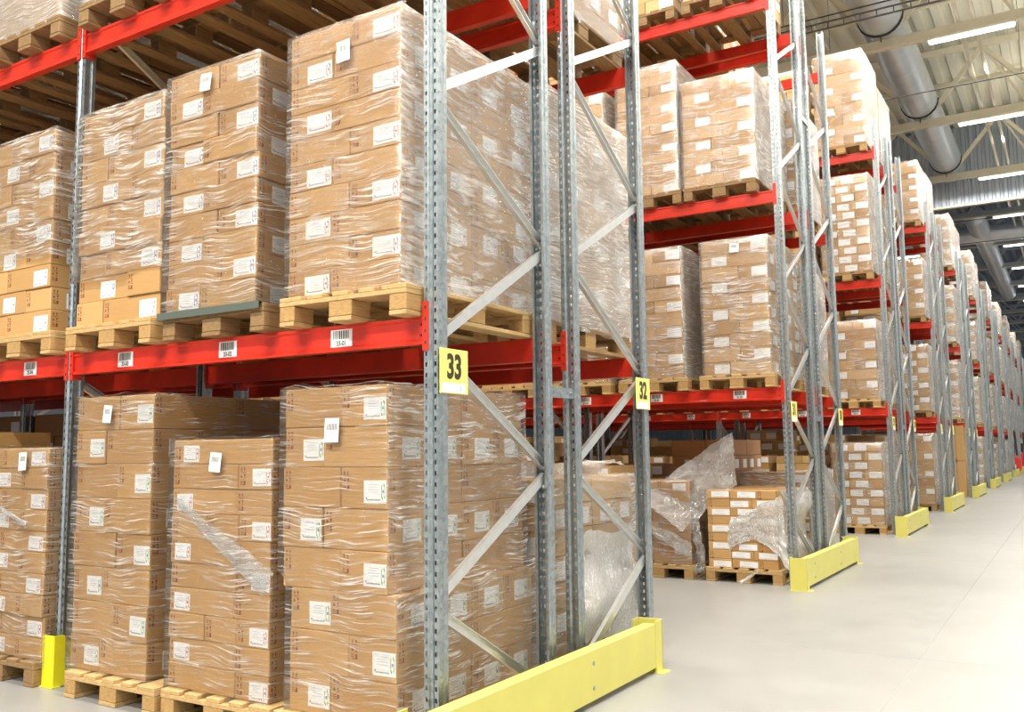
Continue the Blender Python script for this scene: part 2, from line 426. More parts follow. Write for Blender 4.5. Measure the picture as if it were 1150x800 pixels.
STUFF=MB(); STUFFL=MB()   # cartons and their labels beyond the nearest three hundred
NCART=[0]
class Load:
    """one pallet load of cartons, layer by layer"""
    def __init__(s,name,x0,x1,y0,z0,z1,n,style,label='red',indiv=True,mat=None,side=True,depth=1.2,shift=None,dark=False,full=False,jit=.006,facing=-1,nside=0,topside=99):
        s.__dict__.update(locals()); s.build()
    def off(s,z):
        return s.shift(z) if s.shift else 0
    def carton(s,xa,xb,ya,yb,za,zb,pos,layer,front=None,sidelab=None,mark=True,smark=False):
        """front/sidelab: None or (fraction along the face of label centre, label width, label height)"""
        g=.0015; rr=random
        jx=rr.uniform(-s.jit,s.jit)*.5; jy=rr.uniform(-s.jit,s.jit) if s.facing<0 else 0
        dx=s.off((za+zb)/2)
        xa+=dx+jx;xb+=dx+jx;ya+=jy;yb+=jy
        w,d,h=xb-xa-2*g,yb-ya-2*g,zb-za-.0012
        kind=s.label
        if s.indiv:
            NCART[0]+=1
            o=link('cardboard_carton',carton_mesh(w,d,h,s.mat or CARD),None,((xa+xb)/2,(ya+yb)/2,za),rr.uniform(-.004,.004))
            lab='labelled' if (front or sidelab) else 'plain'
            tag(o,f"{lab} brown carton, {pos}, {ORD[layer]} layer{' down' if layer else ''}, {s.name}",'carton',f'cartons of the {s.name}')
            if mark:
                link('handling_print',MARK,o,(-w/2+.035,-d/2-.0004,h-.062 if h>.11 else h-.05))
            if smark:
                link('handling_print',MARK,o,(w/2+.0004,-d/2+.035,h-.062 if h>.11 else h-.05),pi/2)
            if front:
                fc,lw,lh=front
                lw=min(lw,w-.01); cx=-w/2+fc*w; cx=max(-w/2+lw/2+.004,min(w/2-lw/2-.004,cx))
                l=link('shipping_label',cached(LM,(lw,lh),lambda:label_mesh(lw,lh)),o,(cx,-d/2-.0002,h*.45+random.uniform(-.006,.006)))
                l.rotation_euler.y=random.uniform(-.02,.02); l['label']='white printed shipping label'
                link('label_print',cached(PRM,(lw,lh,kind),lambda:print_mesh(lw,lh,kind)),l)
            if sidelab:
                fc,lw,lh=sidelab
                lw=min(lw,d-.01); cy=-d/2+fc*d; cy=max(-d/2+lw/2+.004,min(d/2-lw/2-.004,cy))
                l=link('shipping_label',cached(LM,(lw,lh),lambda:label_mesh(lw,lh)),o,(w/2+.0002,cy,h*.45),pi/2)
                l['label']='white printed shipping label'
                link('label_print',cached(PRM,(lw,lh,kind),lambda:print_mesh(lw,lh,kind)),l)
        else:
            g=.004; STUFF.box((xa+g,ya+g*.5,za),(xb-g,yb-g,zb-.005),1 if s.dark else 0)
            if front:
                fc,lw,lh=front; lw=min(lw,w-.01); cx=xa+fc*(xb-xa); cx=max(xa+lw/2+.006,min(xb-lw/2-.006,cx)); cz=za+h*.45
                STUFFL.box((cx-lw/2,ya-.001,cz-lh/2),(cx+lw/2,ya+g+.0005,cz+lh/2),0)
            if sidelab:
                fc,lw,lh=sidelab; cy=ya+fc*(yb-ya); cz=za+h*.45
                STUFFL.box((xb-g-.0005,cy-lw/2,cz-lh/2),(xb+.001,cy+lw/2,cz+lh/2),0)
    def build(s):
        x0,x1,y0,z0,z1,n=s.x0,s.x1,s.y0,s.z0,s.z1,s.n
        h=(z1-z0)/n; Wd=x1-x0; D=s.depth
        lh=min(.105,h*.68); 
        for L in range(n):
            zb=z1-L*h; za=zb-h
            A=(L%2==0)
            st=s.style
            if st=='pin':      # alternate wide/narrow with one label a layer
                seam=.57 if A else .40
                lw=.135
                if A: cells=[(0,seam,None),(seam,1,(.99,lw,lh))]
                else: cells=[(0,seam,(.99 if seam*Wd<.36 else .8,lw,lh)),(seam,1,None)]
            elif st=='pinw':
                seam=.56 if A else .40; lw=.165
                if A: cells=[(0,seam,None),(seam,1,(.99,lw,lh))]
                else: cells=[(0,seam,(.88,lw,lh)),(seam,1,None)]
            elif st=='three':
                if L==0: cells=[(0,1,(.19,.125,lh))]
                elif not A: cells=[(0,.37,None),(.37,.69,None),(.69,1,(.97,.13,lh))] if L%4==3 else [(0,.68,None),(.68,1,(.97,.13,lh))]
                else: cells=[(0,.66,(.20,.125,lh)),(.66,1,None)]
            elif st=='messy':
                cells=[(0,.33,None),(.33,1,(.8,.15,lh))] if A else [(0,.62,(.6,.14,lh)),(.62,1,None)]
            elif st=='rows':   # many long labels
                lw=.19
                if A: cells=[(0,.34,(.62,lw,lh)),(.34,.72,(.70,lw,lh)),(.72,1,None)]
                else: cells=[(0,.34,None),(.34,.66,(.2,lw,lh)),(.66,1,(.7,lw,lh))]
            elif st=='quiet':
                cells=[(0,.5,None),(.5,1,(.7,.15,lh) if L%3==0 else None)] if A else [(0,.36,None),(.36,1,None)]
            dcor=.6*D/1.2 if A else .3*D/1.2
            names={1:['front'],2:['front inner side','front aisle side'],3:['front inner side','front middle','front aisle side']}[len(cells)]
            for (a,b,lab),nm in zip(cells,names):
                last=b==1
                d=dcor if last else .4*D/1.2
                sl=None
                if last and s.side and not A: sl=(.6,.14,lh)
                s.carton(x0+a*Wd,x0+b*Wd,y0,y0+d,za,zb,nm,L,lab,sl,mark=(st!='rows' or lab is None),smark=last and s.side)
            if s.indiv:
                wq=Wd*(1-cells[-1][0]) if len(cells)>1 else Wd*.4
                if s.nside and L<s.topside: STUFF.box((x0+s.off(za)+.012,y0+.42,za),(x1-wq+s.off(za)-.012,y0+D-.01,zb-.004))
                else: STUFF.box((x0+s.off(za)+.012,y0+max(.42,dcor+.012),za),(x1+s.off(za)-.012,y0+D-.01,zb-.004))
            if s.side:
                wd=Wd*(1-cells[-1][0]); y=y0+dcor; k=0
                if len(cells)==1: wd=Wd*.4
                step=dcor
                rest=['second back','third back','rearmost'][:s.nside]
                if A: rest=['rear half'][:s.nside]
                while y<y0+D-.05 and k<len(rest):
                    sl=(.6,.14,lh) if not A else ((.85,.14,lh) if st in('pinw','rows') and L%4==2 else None)
                    if L>=s.topside: break
                    s.carton(x1-wd,x1,y,y+step,za,zb,'aisle face '+rest[k],L,None,sl,mark=False,smark=True)
                    y+=step;k+=1
            if s.full and L<2:
                # visible top: fill behind
                y=y0+.4*D/1.2
                s.carton(x0,x1-(Wd*(1-cells[-1][0]) if len(cells)>1 else Wd*.4),y,y0+D,za,zb,'back',L,None,None,mark=False)

def wrap(ld,label,mat=FILM,res=.035,amp=.006,z_lo=None,top_rim=.12,slip=None,flare=0,seed=0,group=None,over=.02,zt=None,side_sheen_mat=None):
    x0,x1,y0,y1=ld.x0,ld.x1,ld.y0,ld.y0+ld.depth
    z0=(ld.z0-.02) if z_lo is None else z_lo; z1=(ld.z1 if zt is None else zt)
    e=.009+ld.jit
    path=[]
    def seg(p,q,n):
        for i in range(n): path.append((p[0]+(q[0]-p[0])*i/n,p[1]+(q[1]-p[1])*i/n))
    c=[(x0-e,y1+e),(x0-e,y0-e),(x1+e,y0-e),(x1+e,y1+e)]
    if not ld.side: c=[(x0-e,y0+.25),(x0-e,y0-e),(x1+e,y0-e),(x1+e,y0+.25)]
    for p,q in zip(c[:-1],c[1:]): seg(p,q,max(2,int(math.dist(p,q)/res)))
    path.append(c[-1]); i_side=next(i for i,p in enumerate(path) if p==c[2])
    nz=max(3,int((z1-z0)/res)); cx,cy=(x0+x1)/2,(y0+y1)/2
    vs=[];fs=[];rows=nz+3
    for j in range(rows):
        for (x,y) in path:
            t=min(j,nz)/nz; z=z0+(z1-z0)*t
            nx,ny=(x-cx),(y-cy); l=math.hypot(nx,ny); nx/=l;ny/=l
            q=Vector((x*2.5+seed,y*2.5,z*14)); nn=abs(noise.noise(q))*amp*1.5+abs(noise.noise(Vector((x*9,y*9,z*5+seed))))*amp*.6
            if j==0: z+=noise.noise(Vector((x*5,y*5,seed)))*.03
            zz=z
            px,py=x+nx*nn+ld.off(z),y+ny*nn
            if j>nz:
                k=(j-nz)/2; px=px+(cx-px)*top_rim*k/.5*.5; py=py+(cy-py)*top_rim*k/.5*.3; zz=z1+.006+abs(noise.noise(Vector((x*7,y*7,seed+4))))*.022*(1 if k<1 else 1.4)
            elif j==nz: zz=z1+.004
            vs.append((px,py,zz))
    n=len(path)
    for j in range(rows-1):
        for i in range(n-1): fs.append((j*n+i,j*n+i+1,(j+1)*n+i+1,(j+1)*n+i))
    mb=MB(); 
    ox,oy,oz=cx,cy,z0
    mb.add([(a-ox,b-oy,c_-oz) for a,b,c_ in vs],fs)
    if side_sheen_mat: mb.m=[1 if (q%(n-1))>=i_side else 0 for q in range(len(fs))]  # aisle faces get paler film, painting in the sheen of oblique light
    o=link('stretch_wrap',mb.mesh('stretch_wrap',[mat]+([side_sheen_mat] if side_sheen_mat else []),smooth=True,recalc=False),None,(ox,oy,oz))
    tag(o,label,'stretch wrap',group)
    if slip:
        sx,sz,sw,sh=slip
        mb=MB(); mb.box((-sw/2,-.0006,-sh/2),(sw/2,0,sh/2))
        l=link('delivery_slip',mb.mesh('delivery_slip',[WHITE]),o,(sx-ox,y0-e-amp-.006-oy,sz-oz)); l.rotation_euler=(R(-3),R(random.uniform(-5,5)),0); l['label']='white barcode slip stuck on the film'
        mb=MB(); x=-sw*.32
        while x<sw*.32: mb.box((x,-.0012,0),(x+.004,-.0006,sh*.28)); x+=.008
        link('barcode_print',mb.mesh('barcode_print',[SIGNK]),l)
    return o

def sheet(name,label,cat,P,nu,nv,amp,mat,seed=0,freq=3,thick=None):
    """P: function (u,v)->point; crumpled film sheet"""
    vs=[];fs=[]
    o0=Vector(P(.5,0))
    for j in range(nv+1):
        for i in range(nu+1):
            u,v=i/nu,j/nv; p=Vector(P(u,v))
            q=Vector((u*freq*2+seed,v*freq*2,seed*1.3))
            d=Vector((noise.noise(q),noise.noise(q+Vector((9,3,1))),noise.noise(q+Vector((4,7,2)))))*amp
            d+=Vector((noise.noise(q*3.1),noise.noise(q*3.1+Vector((5,5,5))),noise.noise(q*3.1+Vector((1,8,2)))))*amp*.45
            vs.append(p+d-o0)
    n=nu+1
    for j in range(nv):
        for i in range(nu): fs.append((j*n+i,j*n+i+1,(j+1)*n+i+1,(j+1)*n+i))
    mb=MB(); mb.add(vs,fs); o=link(name,mb.mesh(name,[mat],smooth=True,recalc=False),None,o0)
    return tag(o,label,cat)

# ================================================================== racks
sgn=['33','32','31','30','29','28','27','26']
# [row k][front/back] -> number of bays to build
BAYS={(0,0):3,(0,1):3,(1,0):5,(1,1):4,(2,0):6,(2,1):3,(3,0):3,(3,1):2}
for k in range(4,11): BAYS[(k,0)]=1; BAYS[(k,1)]=1
rowdesc={}
def rowname(k,b):
    return f"{'near' if b==0 else 'far'} half of {NTH[k] if k<10 else 'eleventh'} double rack"
for (k,b),nb in BAYS.items():
    y0=k*PER+(BACK0 if b else 0)
    nm=rowname(k,b)
    for i in range(nb+1 if k<4 else 2 if k<7 else 1):
        near=(k<2 or i==0 and k<4)
        if i==0: lab=f'galvanised upright frame with zigzag braces at aisle end, {nm}'
        else: lab=f'galvanised upright frame, {NTH[i]} inward from the aisle end, {nm}'
        frame(i,y0,bool(b),lab,near,'galvanised upright frames')
    for i in range(nb):
        for L in (1,2,3):
            if k==0 and L==3: continue
            ld=['','lowest','middle','topmost'][L]
            ys=[(y0,-1,'front'),(y0+DEP,1,'rear')]
            if b: ys=[(y0,-1,'inner'),(y0+DEP,1,'outer')]
            for (yy,fc,w) in ys:
                if k>=4 and w in('rear','inner') : continue
                o=beam(i,yy,LEV[L],fc,f'red beam, {ld} shelf {w} edge, {"end bay" if i==0 else NTH[i]+" bay inward"}, {nm}','red shelf beams',det=(k<4))
                if L==1 and fc==-1 and b==0 and k<3:
                    xs={0:[-.556,-1.375,-2.258],1:[-.48,-1.42,-2.3]}.get(k,[-.5,-1.35,-2.3])
                    for q,x in enumerate(xs):
                        if i==1 and k==0: x=[-.44,-1.35,-2.25][q]
                        code=f"{sgn[2*k]}-{1+q+3*i:02d}"
                        barcode_tag(o,x+BAY*.5,-.064,code,y=.0065 if False else .0075)
# row spacers between back-to-back frames
def spacer(k,z):
    mb=MB(); mb.prism([(-.012,-.03),(.012,-.03),(.012,.03),(-.012,.03)],'Y',0,GAP); me=mb.mesh('row_spacer',[GALV])
    mb=MB()
    for y in (.03,GAP-.03):
        mb.bar((.012,y,0),(.020,y,0),[(.009*cos(i*pi/3),.009*sin(i*pi/3)) for i in range(6)])
    o=tag(link('row_spacer',me,None,(.02,k*PER+DEP,z)),f'short steel spacer joining back-to-back frames, {NTH[k]} double rack, {"low" if z<3 else "high"}','rack spacer')
    link('bolts',mb.mesh('bolt_heads',[GALV]),o)
for k in range(4):
    spacer(k,1.70); spacer(k,5.2)

# yellow end guards --------------------------------------------------------
def guard_meshes():
    H=.30; Y0,Y1=-.36,2.11; X=.22
    mb=MB() # long panel with folded top
    mb.cbox((X-.012,Y0+.10,.035),(X,Y1-.10,H),.002)
    mb.box((X-.075,Y0+.10,H-.006),(X-.010,Y1-.10,H-.001))
    mb.box((X-.078,Y0+.10,H-.05),(X-.072,Y1-.10,H-.004))
    panel=mb.mesh('panel',[YEL])
    def end(ya,yb,sg):
        mb=MB()
        # U-shaped upright cover folded round the corner
        out=(yb if sg>0 else ya); inn=(ya if sg>0 else yb)
        mb.box((X-.006,min(ya,yb),.004),(X+.004,max(ya,yb),H+.012))
        e=.005
        mb.box((X-.15,out-e,.004),(X+.004,out+e,H+.012))
        mb.box((X-.155,min(out,out-sg*.10),.004),(X-.148,max(out,out-sg*.10),H+.012))
        mb.box((X-.17,min(out+sg*.012,inn)-.0,0),(X+.05,max(out+sg*.012,inn),.005))
        return mb.mesh('end_cover',[YEL])
    e0=end(Y0,Y0+.10,-1); e1=end(Y1-.10,Y1,1)
    mb=MB()
    for y in (Y0+1.52,Y0+.35):
        for z in (.10,.23): mb.bar((X,y,z),(X+.004,y,z),[(.012*cos(i*pi/4),.012*sin(i*pi/4)) for i in range(8)])
    bl=mb.mesh('bolt_heads',[GALV])
    mb=MB()
    for y in (.04,1.04,1.38,2.0): mb.box((.055,y-.03,0.001),(X-.08,y+.03,.09))
    br=mb.mesh('floor_brackets',[YEL])
    return panel,e0,e1,bl,br
GP=guard_meshes()
for k in range(11):
    o=thing('rack_end_guard',f'yellow steel guard rail across the aisle end of the {NTH[k] if k<10 else "eleventh"} double rack','rack guard',(0,k*PER,0))
    link('panel',GP[0],o); link('end_cover',GP[1],o); link('end_cover',GP[2],o); link('bolts',GP[3],o); link('mounting_brackets',GP[4],o)
# post protectors on inner posts
def protector():
    mb=MB(); H=.30
    t=.006; f=.085
    # three-sided sleeve: centre face, two wings, sloped back
    mb.box((-.065,-.062,0),(.045,-.056,H))
    mb.prism([(-.058,0),(.13,0),(.13,.15),(.0,H),(-.058,H)],'X',.045,.045+t)
    mb.prism([(-.058,0),(.13,0),(.13,.15),(.0,H),(-.058,H)],'X',-.071,-.065)
    return mb.mesh('guard_sleeve',[YELP])
PR=protector()
def foot2():
    mb=MB(); mb.box((-.085,-.075,0),(.065,.13,.005)); return mb.mesh('floor_flange',[YELP])
PF=foot2()
for k,i in ((0,1),(0,2),(1,1),(1,2),(2,1)):
    o=thing('post_protector',f'bright yellow post protector on the {NTH[i]} inner post, {rowname(k,0)}','post protector',(-BAY*i,k*PER,.001))
    link('sleeve',PR,o); link('floor_flange',PF,o)
# numbered signs --------------------------------------------------------------
for k in range(5):
    for b in (0,1):
        idx=2*k+b; num=str(33-idx)
        y=k*PER+(.0 if b==0 else 2.19); 
        mb=MB(); mb.cbox((-.004,0,-.105),(0,.225,.105),.001)
        pos='front' if b==0 else 'rear'
        lab=f'yellow sign reading {num} on the {pos} post of {NTH[k]} double rack' if k<2 else f'small yellow sign on {pos} post of {NTH[k]} double rack'
        o=tag(link('aisle_sign',mb.mesh('aisle_sign',[SIGNY]),None,(.052,y,1.745)),lab,'sign')
        if k<3:
            t=link('number_text',text_mesh(num,.155,SIGNK,.006,.78),o,(.0008,.112,.017),pi/2)
        mb=MB(); mb.box((.0002,.012,-.10),(.0012,.20,-.055)); s=link('white_strip',mb.mesh('white_strip',[WHITE]),o)
        if idx==0: link('letter_text',text_mesh('L',.035,GREY,0,.8),s,(.0014,.165,-.078),pi/2)

# ================================================================== pallet loads
ZP=.145
Y0=-.07
# --- rack 33, the big ones
U3=Load('shelf stack above the 33 sign',-.85,-.125,Y0,2.0+ZP,3.52,10,'pinw','red',jit=.004,nside=3)
U2=Load('shelf stack on the dark sheet',-1.80,-1.09,Y0,2.0+ZP+.012,3.52,10,'pinw','blue',jit=.010,nside=1)
U1=Load('shelf stack beside the inner post',-2.64,-1.86,Y0,2.0+ZP,3.47,9,'messy','blue',jit=.012)
U0=Load('shelf stack beyond the inner post',-3.66,-2.93,Y0,2.0+ZP,3.46,9,'messy','blue',jit=.012)
L3=Load('floor stack behind the 33 post',-.86,-.195,Y0,ZP,1.69,8,'pin','green',jit=.006,shift=lambda z:.055 if z<.80 else 0,nside=3)
L2=Load('low floor stack between two taller',-1.70,-.945,Y0,ZP,1.45,10,'three','red',jit=.004)
L1=Load('floor stack beside yellow protector',-2.58,-1.885,Y0,ZP,1.715,8,'pin','green',jit=.006,nside=3,topside=2)
G0=Load('floor stack beyond the inner post',-3.62,-2.862,Y0,ZP,1.425,10,'messy','red',jit=.010)
NEAR=[(U3,'U3'),(U2,'U2'),(U1,'U1'),(U0,'U0'),(L3,'L3'),(L2,'L2'),(L1,'L1'),(G0,'G0')]
# --- rack 31 end bay
B31=PER-.05
FA=Load('low pallet with many white labels',-.86,-.13,B31,ZP,.94,9,'rows','plain',jit=.003,full=True)
FB=Load('low pallet with hanging film',-1.80,-1.05,B31,ZP,1.03,8,'quiet','plain',jit=.004,full=True)
A1=Load('mid-shelf stack',-.84,-.12,B31,LEV[1]+ZP,3.60,10,'pinw','plain',jit=.004,indiv=False,nside=3)
print('individual cartons',NCART[0])
# wraps
wrap(U3,'clear stretch film round shelf stack above the 33 sign',FILM,seed=1,slip=(-.47,3.36,.085,.11),amp=.005,side_sheen_mat=FILMF)
wrap(U2,'clear stretch film round shelf stack on the dark sheet',FILM,seed=2,slip=(-1.48,3.43,.085,.10),amp=.004)
wrap(U1,'heavily creased film round shelf stack beside the inner post',FILMH,seed=3,amp=.010,z_lo=2.42)
wrap(U0,'milky creased film round shelf stack beyond the inner post',FILMH,seed=4,amp=.012,z_lo=2.62)
wrap(L3,'clear stretch film round floor stack behind the 33 post',FILML,seed=5,slip=(-.52,1.48,.09,.115),amp=.005,side_sheen_mat=FILMH)
wrap(L2,'loose stretch film round low middle floor stack',FILML,seed=6,slip=(-1.335,1.33,.085,.10),amp=.006)
wrap(L1,'clear stretch film round floor stack beside yellow protector',FILML,seed=7,slip=(-2.26,1.61,.075,.10),amp=.006)
wrap(G0,'creased film round floor stack beyond the inner post',FILML,seed=8,slip=(-3.09,1.34,.08,.11),amp=.009)
wrap(A1,'stretch film round mid-shelf stack next to the 31 post',FILMH,seed=9,slip=(-.46,3.50,.10,.10),res=.06)
wrap(FB,'thin film round low pallet with hanging film',FILM,seed=10,res=.06,amp=.012)
# diagonal film rope across the low middle stack and others
def rope(name,label,p0,p1,w0,w1,mat,seed,n=26,sag=0):
    a,b=Vector(p0),Vector(p1)
    d=(b-a).normalized(); s_=d.cross(Vector((0,-1,0))).normalized()
    def P(u,v):
        c=a.lerp(b,u)+Vector((0,0,-sag*sin(pi*u))); w=w0+(w1-w0)*u
        return c+s_*w*(v-.5)+Vector((0,-.012*sin(pi*v)-.006*sin(v*19+u*5),0))
    return sheet(name,label,'film strip',P,n,8,.006,mat,seed,4)
rope('film_tail','twisted film tail running diagonally over the low middle stack',(-1.62,-.098,1.13),(-.925,-.098,.72),.035,.15,FILMH,1)
rope('film_tail','loose film tail slanting over floor stack beyond the inner post',(-3.45,-.112,1.10),(-3.0,-.112,.95),.02,.035,FILMW,4,14)
# pallets under them
def pal(xc,y,z,lab,**k): return pallet(xc,y,z,lab,**k)
pal(-.455,-.12,LEV[1],'pale wooden pallet under shelf stack above the 33 sign')
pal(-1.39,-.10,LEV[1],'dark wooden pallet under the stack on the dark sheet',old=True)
pal(-2.27,-.12,LEV[1],'pale wooden pallet under shelf stack beside the inner post')
pal(-3.23,-.12,LEV[1],'pale wooden pallet under shelf stack beyond the inner post')
pal(-.46,-.12,0,'wooden pallet on floor under stack behind the 33 post')
pal(-1.285,-.12,0,'wooden pallet on floor under the low middle stack')
pal(-2.115,-.14,0,'wooden pallet on floor beside the yellow protector')
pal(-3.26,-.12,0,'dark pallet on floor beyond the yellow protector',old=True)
pal(-.48,PER-.10,0,'wooden pallet on floor under many white labels, across the aisle')
pal(-1.42,PER-.10,0,'wooden pallet on floor under the hanging film stack')
pal(-.48,PER-.10,LEV[1],'wooden pallet on lowest shelf next to the 31 post')
pal(-1.42,PER-.10,LEV[1],'second wooden pallet on lowest shelf of rack 31')
# dark slip sheet
def slip_P(u,v):
    return (-1.82+.78*u,-.11+1.22*v,2.0+ZP+.004)
mb=MB(); mb.cbox((-.40,0,0),(.40,1.2,.005),.001); 
mb.box((-.40,-.004,-.035),(.40,.002,.004)); 
tag(link('slip_sheet',mb.mesh('slip_sheet',[SLIPS]),None,(-1.40,-.125,2.0+ZP+.003)),'dark plastic slip sheet under the middle shelf stack','slip sheet')

# --- background loads: cartons go to one mass, pallets and film are things
rs=random.Random(3)
def bgload(k,b,x0,x1,L,h,n,style,wname=None,mat=FILM,y=None,dark=False,top=None,old=None,label=None,res=.10,amp=.010,depth=1.2,side=True,pl=True):
    if old is None: old=(L>=2) or rs.random()<.35  # upper pallets take the dark wood to paint in their shaded undersides
    y0=(k*PER+(BACK0 if b else 0)-.06) if y is None else y
    z0=LEV[L]+ZP; z1=LEV[L]+ZP+h
    ld=Load('x',x0,x1,y0,z0,z1,n,style,'plain',indiv=False,jit=.006,dark=dark,side=side,depth=depth,nside=3 if side else 0)
    bay=int(-x1//BAY); 
    key=(k,b,L,round(x0,1))
    pos=['aisle-end','middle','inner','fourth','fifth','sixth','seventh','eighth','ninth','tenth','eleventh','twelfth','13th','14th','15th'][min(14,max(0,round((-(x0+x1)/2-.5)/.93)))]
    lev=['floor','lowest shelf','middle shelf','top shelf'][L]
    if pl:
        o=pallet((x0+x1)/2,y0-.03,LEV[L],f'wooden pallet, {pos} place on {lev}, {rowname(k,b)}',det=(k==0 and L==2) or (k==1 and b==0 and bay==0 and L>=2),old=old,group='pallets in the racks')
    if wname is not None:
        wrap(ld,f'{wname} round {pos} stack on {lev}, {rowname(k,b)}',mat,res=res,amp=amp,seed=rs.random()*50,group='stretch film in the racks',side_sheen_mat=FILMX if k>=1 and side else None)
    return ld
# rack 31, lowest and middle shelves
bgload(1,0,-1.80,-1.07,1,1.45,10,'pinw','clear film')
bgload(1,0,-2.70,-1.98,1,1.40,10,'pinw','clear film')
bgload(1,0,-1.00,-.20,2,1.20,9,'pinw','clear film')
bgload(1,0,-1.79,-1.07,2,1.50,13,'pinw','clear film')
bgload(1,0,-2.70,-1.98,2,1.35,9,'pinw','clear film')
for x in (-.95,-1.84,-2.72): bgload(1,0,x,x+.78,3,1.3,9,'pinw')
# rack 31 floor, third place and deeper bays
bgload(1,0,-2.72,-1.97,0,1.05,7,'quiet')
for i in range(1,4):
    for j in range(3):
        x=-BAY*i-.92-.90*j
        for L in (0,1,2):
            if rs.random()<.9: bgload(1,0,x+.02,x+.78,L,rs.uniform(1.15,1.5),rs.choice((7,8,9)),rs.choice(('quiet','pinw')),side=False)
# rack 33 inner bays
for j in range(2):
    x=-BAY-.92-.9*(j+1)
    bgload(0,0,x,x+.78,0,1.4,8,'pin',side=False); bgload(0,0,x,x+.78,1,1.3,8,'pin',side=False)
for j in range(3):
    x=-2*BAY-.92-.9*j
    bgload(0,0,x,x+.78,0,1.5,8,'pin',side=False); bgload(0,0,x,x+.78,1,1.35,8,'pin',side=False)
# middle shelf above rack 33: pale white-wrapped loads
for i in range(3):
    for j in range(3):
        x=-BAY*i-.90-.90*j
        bgload(0,0,x+(.0 if i==0 and j==0 else 0),x+.76,2,1.4,9,'quiet','milky film' if i<2 else None,FILMX,old=None,res=.07)
# rack 32 (its cartons face the far aisle)
for i in range(3):
    for j in range(3):
        x=-BAY*i-.90-.90*j
        bgload(0,1,x,x+.77,2,1.4,9,'pinw','milky film' if i==0 and j==0 else None,FILMH)
        if (i,j)!=(0,0):
            bgload(0,1,x,x+.77,1,1.25,8,'quiet',dark=False)
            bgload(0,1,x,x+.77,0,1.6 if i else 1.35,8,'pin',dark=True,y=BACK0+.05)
bgload(0,1,-.88,-.13,1,1.46,9,'pinw','white creased film',FILMX,amp=.016,res=.05)
bgload(0,1,-.88,-.13,0,1.06,7,'pinw','clear creased film',FILMH,amp=.016,res=.05)
# rack 30
for i in range(4):
    for j in range(3):
        x=-BAY*i-.90-.90*j
        if (i,j)==(0,0):
            bgload(1,1,x,x+.77,0,.95,7,'pinw','milky film',FILMH); 
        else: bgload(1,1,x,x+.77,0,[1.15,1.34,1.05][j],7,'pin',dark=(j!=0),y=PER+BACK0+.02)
        bgload(1,1,x,x+.77,1,1.38,9,'pinw','milky film' if (i,j)==(0,0) else None,FILMH)
        bgload(1,1,x,x+.77,2,1.30,8,'pinw','milky film' if (i,j)==(0,0) else None,FILMH)
        if (i,j)!=(0,0): bgload(1,1,x,x+.77,3,1.1,8,'quiet')
# racks further along
for k in range(2,11):
    nbf,nbb=BAYS[(k,0)],BAYS[(k,1)]
    for b in (0,1):
        for i in range(BAYS[(k,b)]):
            for j in range(3 if k<4 else 1):
                x=-BAY*i-.90-.90*j
                for L in range(4):
                    if k==2 and b==0 and i==0 and j==0:
                        h=[1.30,1.28,1.62,1.60][L]; n=[9,8,11,9][L]; st=['rows','pinw','rows','pinw'][L]
                    else: h=rs.uniform(1.25,1.6) if L or k!=2 or b else (1.10 if i<2 else 1.5); n=rs.choice((8,9,10)); st=rs.choice(('pinw','rows','pinw'))
                    if k==4 and b==0 and (i,j,L)==(0,0,0): continue
                    if k==2 and b==0 and i==0 and L==3 and j==0: pass
                    end=(i==0 and j==0)
                    bgload(k,b,x,x+.77,L,h,n,st,('milky film' if end else None),(FILML if k<4 else FILMF),side=end,res=.14,pl=True,amp=.015)
STO=tag(link('far_cartons',STUFF.mesh('far_cartons',[CARDS,CARDB],recalc=False)),'brown cartons stacked on the more distant racks','cartons',None,'stuff')
l=link('shipping_labels',STUFFL.mesh('shipping_labels',[WHITE],recalc=False),STO); l['kind']='stuff'; l['label']='white shipping labels'
# tall carton leaning in the fifth double rack
mb=MB(); mb.cbox((-.21,0,0),(.21,.5,1.93),.008); mb.box((-.02,-.001,.02),(.02,0,1.9),1); mb.box((-.21,-.001,.95),(.21,0,1.0),1)
tag(link('tall_carton',mb.mesh('tall_carton',[CARD,TAPE]),None,(-.30,4*PER-.02,0)),'tall narrow brown carton standing on the floor between far racks','carton')

# --- loose white film -------------------------------------------------------
def P1(u,v):   # draped over the labelled low pallet, falling down its aisle side
    x=-.62+.56*u; z=.62+.28*u-.30*v*(1-u)*1.0-.75*v*u*u*1.0
    return (x+.05*u*v,B31-.03-.05*sin(3*u+v*4)*.5-.02+0.0*v,z)
sheet('film_drape','crumpled white film draped over the pallet of white labels','film',P1,40,34,.022,FILMW,2,4)
def P2(u,v):
    return (-.08+.05*sin(v*9)+.03*u,B31-.04+1.0*u,.95-.83*v)
sheet('film_drape','white film hanging down the aisle side of the labelled pallet','film',P2,26,26,.02,FILMH,7,4)
def P3(u,v):   # big sheet hauled up to the left of it, hanging over the lower pallet
    # corners: (733,600) (820,500) (825,560) (735,640)
    a=Vector((-1.62,B31-.06,.86)); b=Vector((-.66,B31+.30,1.56)); c=Vector((-.58,B31+.15,.99)); d=Vector((-1.12,B31-.10,.50))
    return a.lerp(b,u).lerp(d.lerp(c,u),v)
sheet('hanging_film','crinkled clear film sheet hanging between the two low pallets','film',P3,60,40,.016,FILMD,11,5)
def P4(u,v):
    a=Vector((-1.75,B31-.07,.66)); b=Vector((-1.02,B31-.07,.40)); c=Vector((-1.02,B31-.07,.22)); d=Vector((-1.75,B31-.07,.60))
    return a.lerp(b,u).lerp(d.lerp(c,u),v)
sheet('film_swag','loose film swag crossing the low pallet with hanging film','film',P4,40,14,.016,FILMD,5,4)
def P5(u,v):   # lower skirt on rack 32's end load
    return (-.07-.03*sin(v*7),1.58+.80*u+.04*v*u,.86-.66*v+.02*sin(u*8))
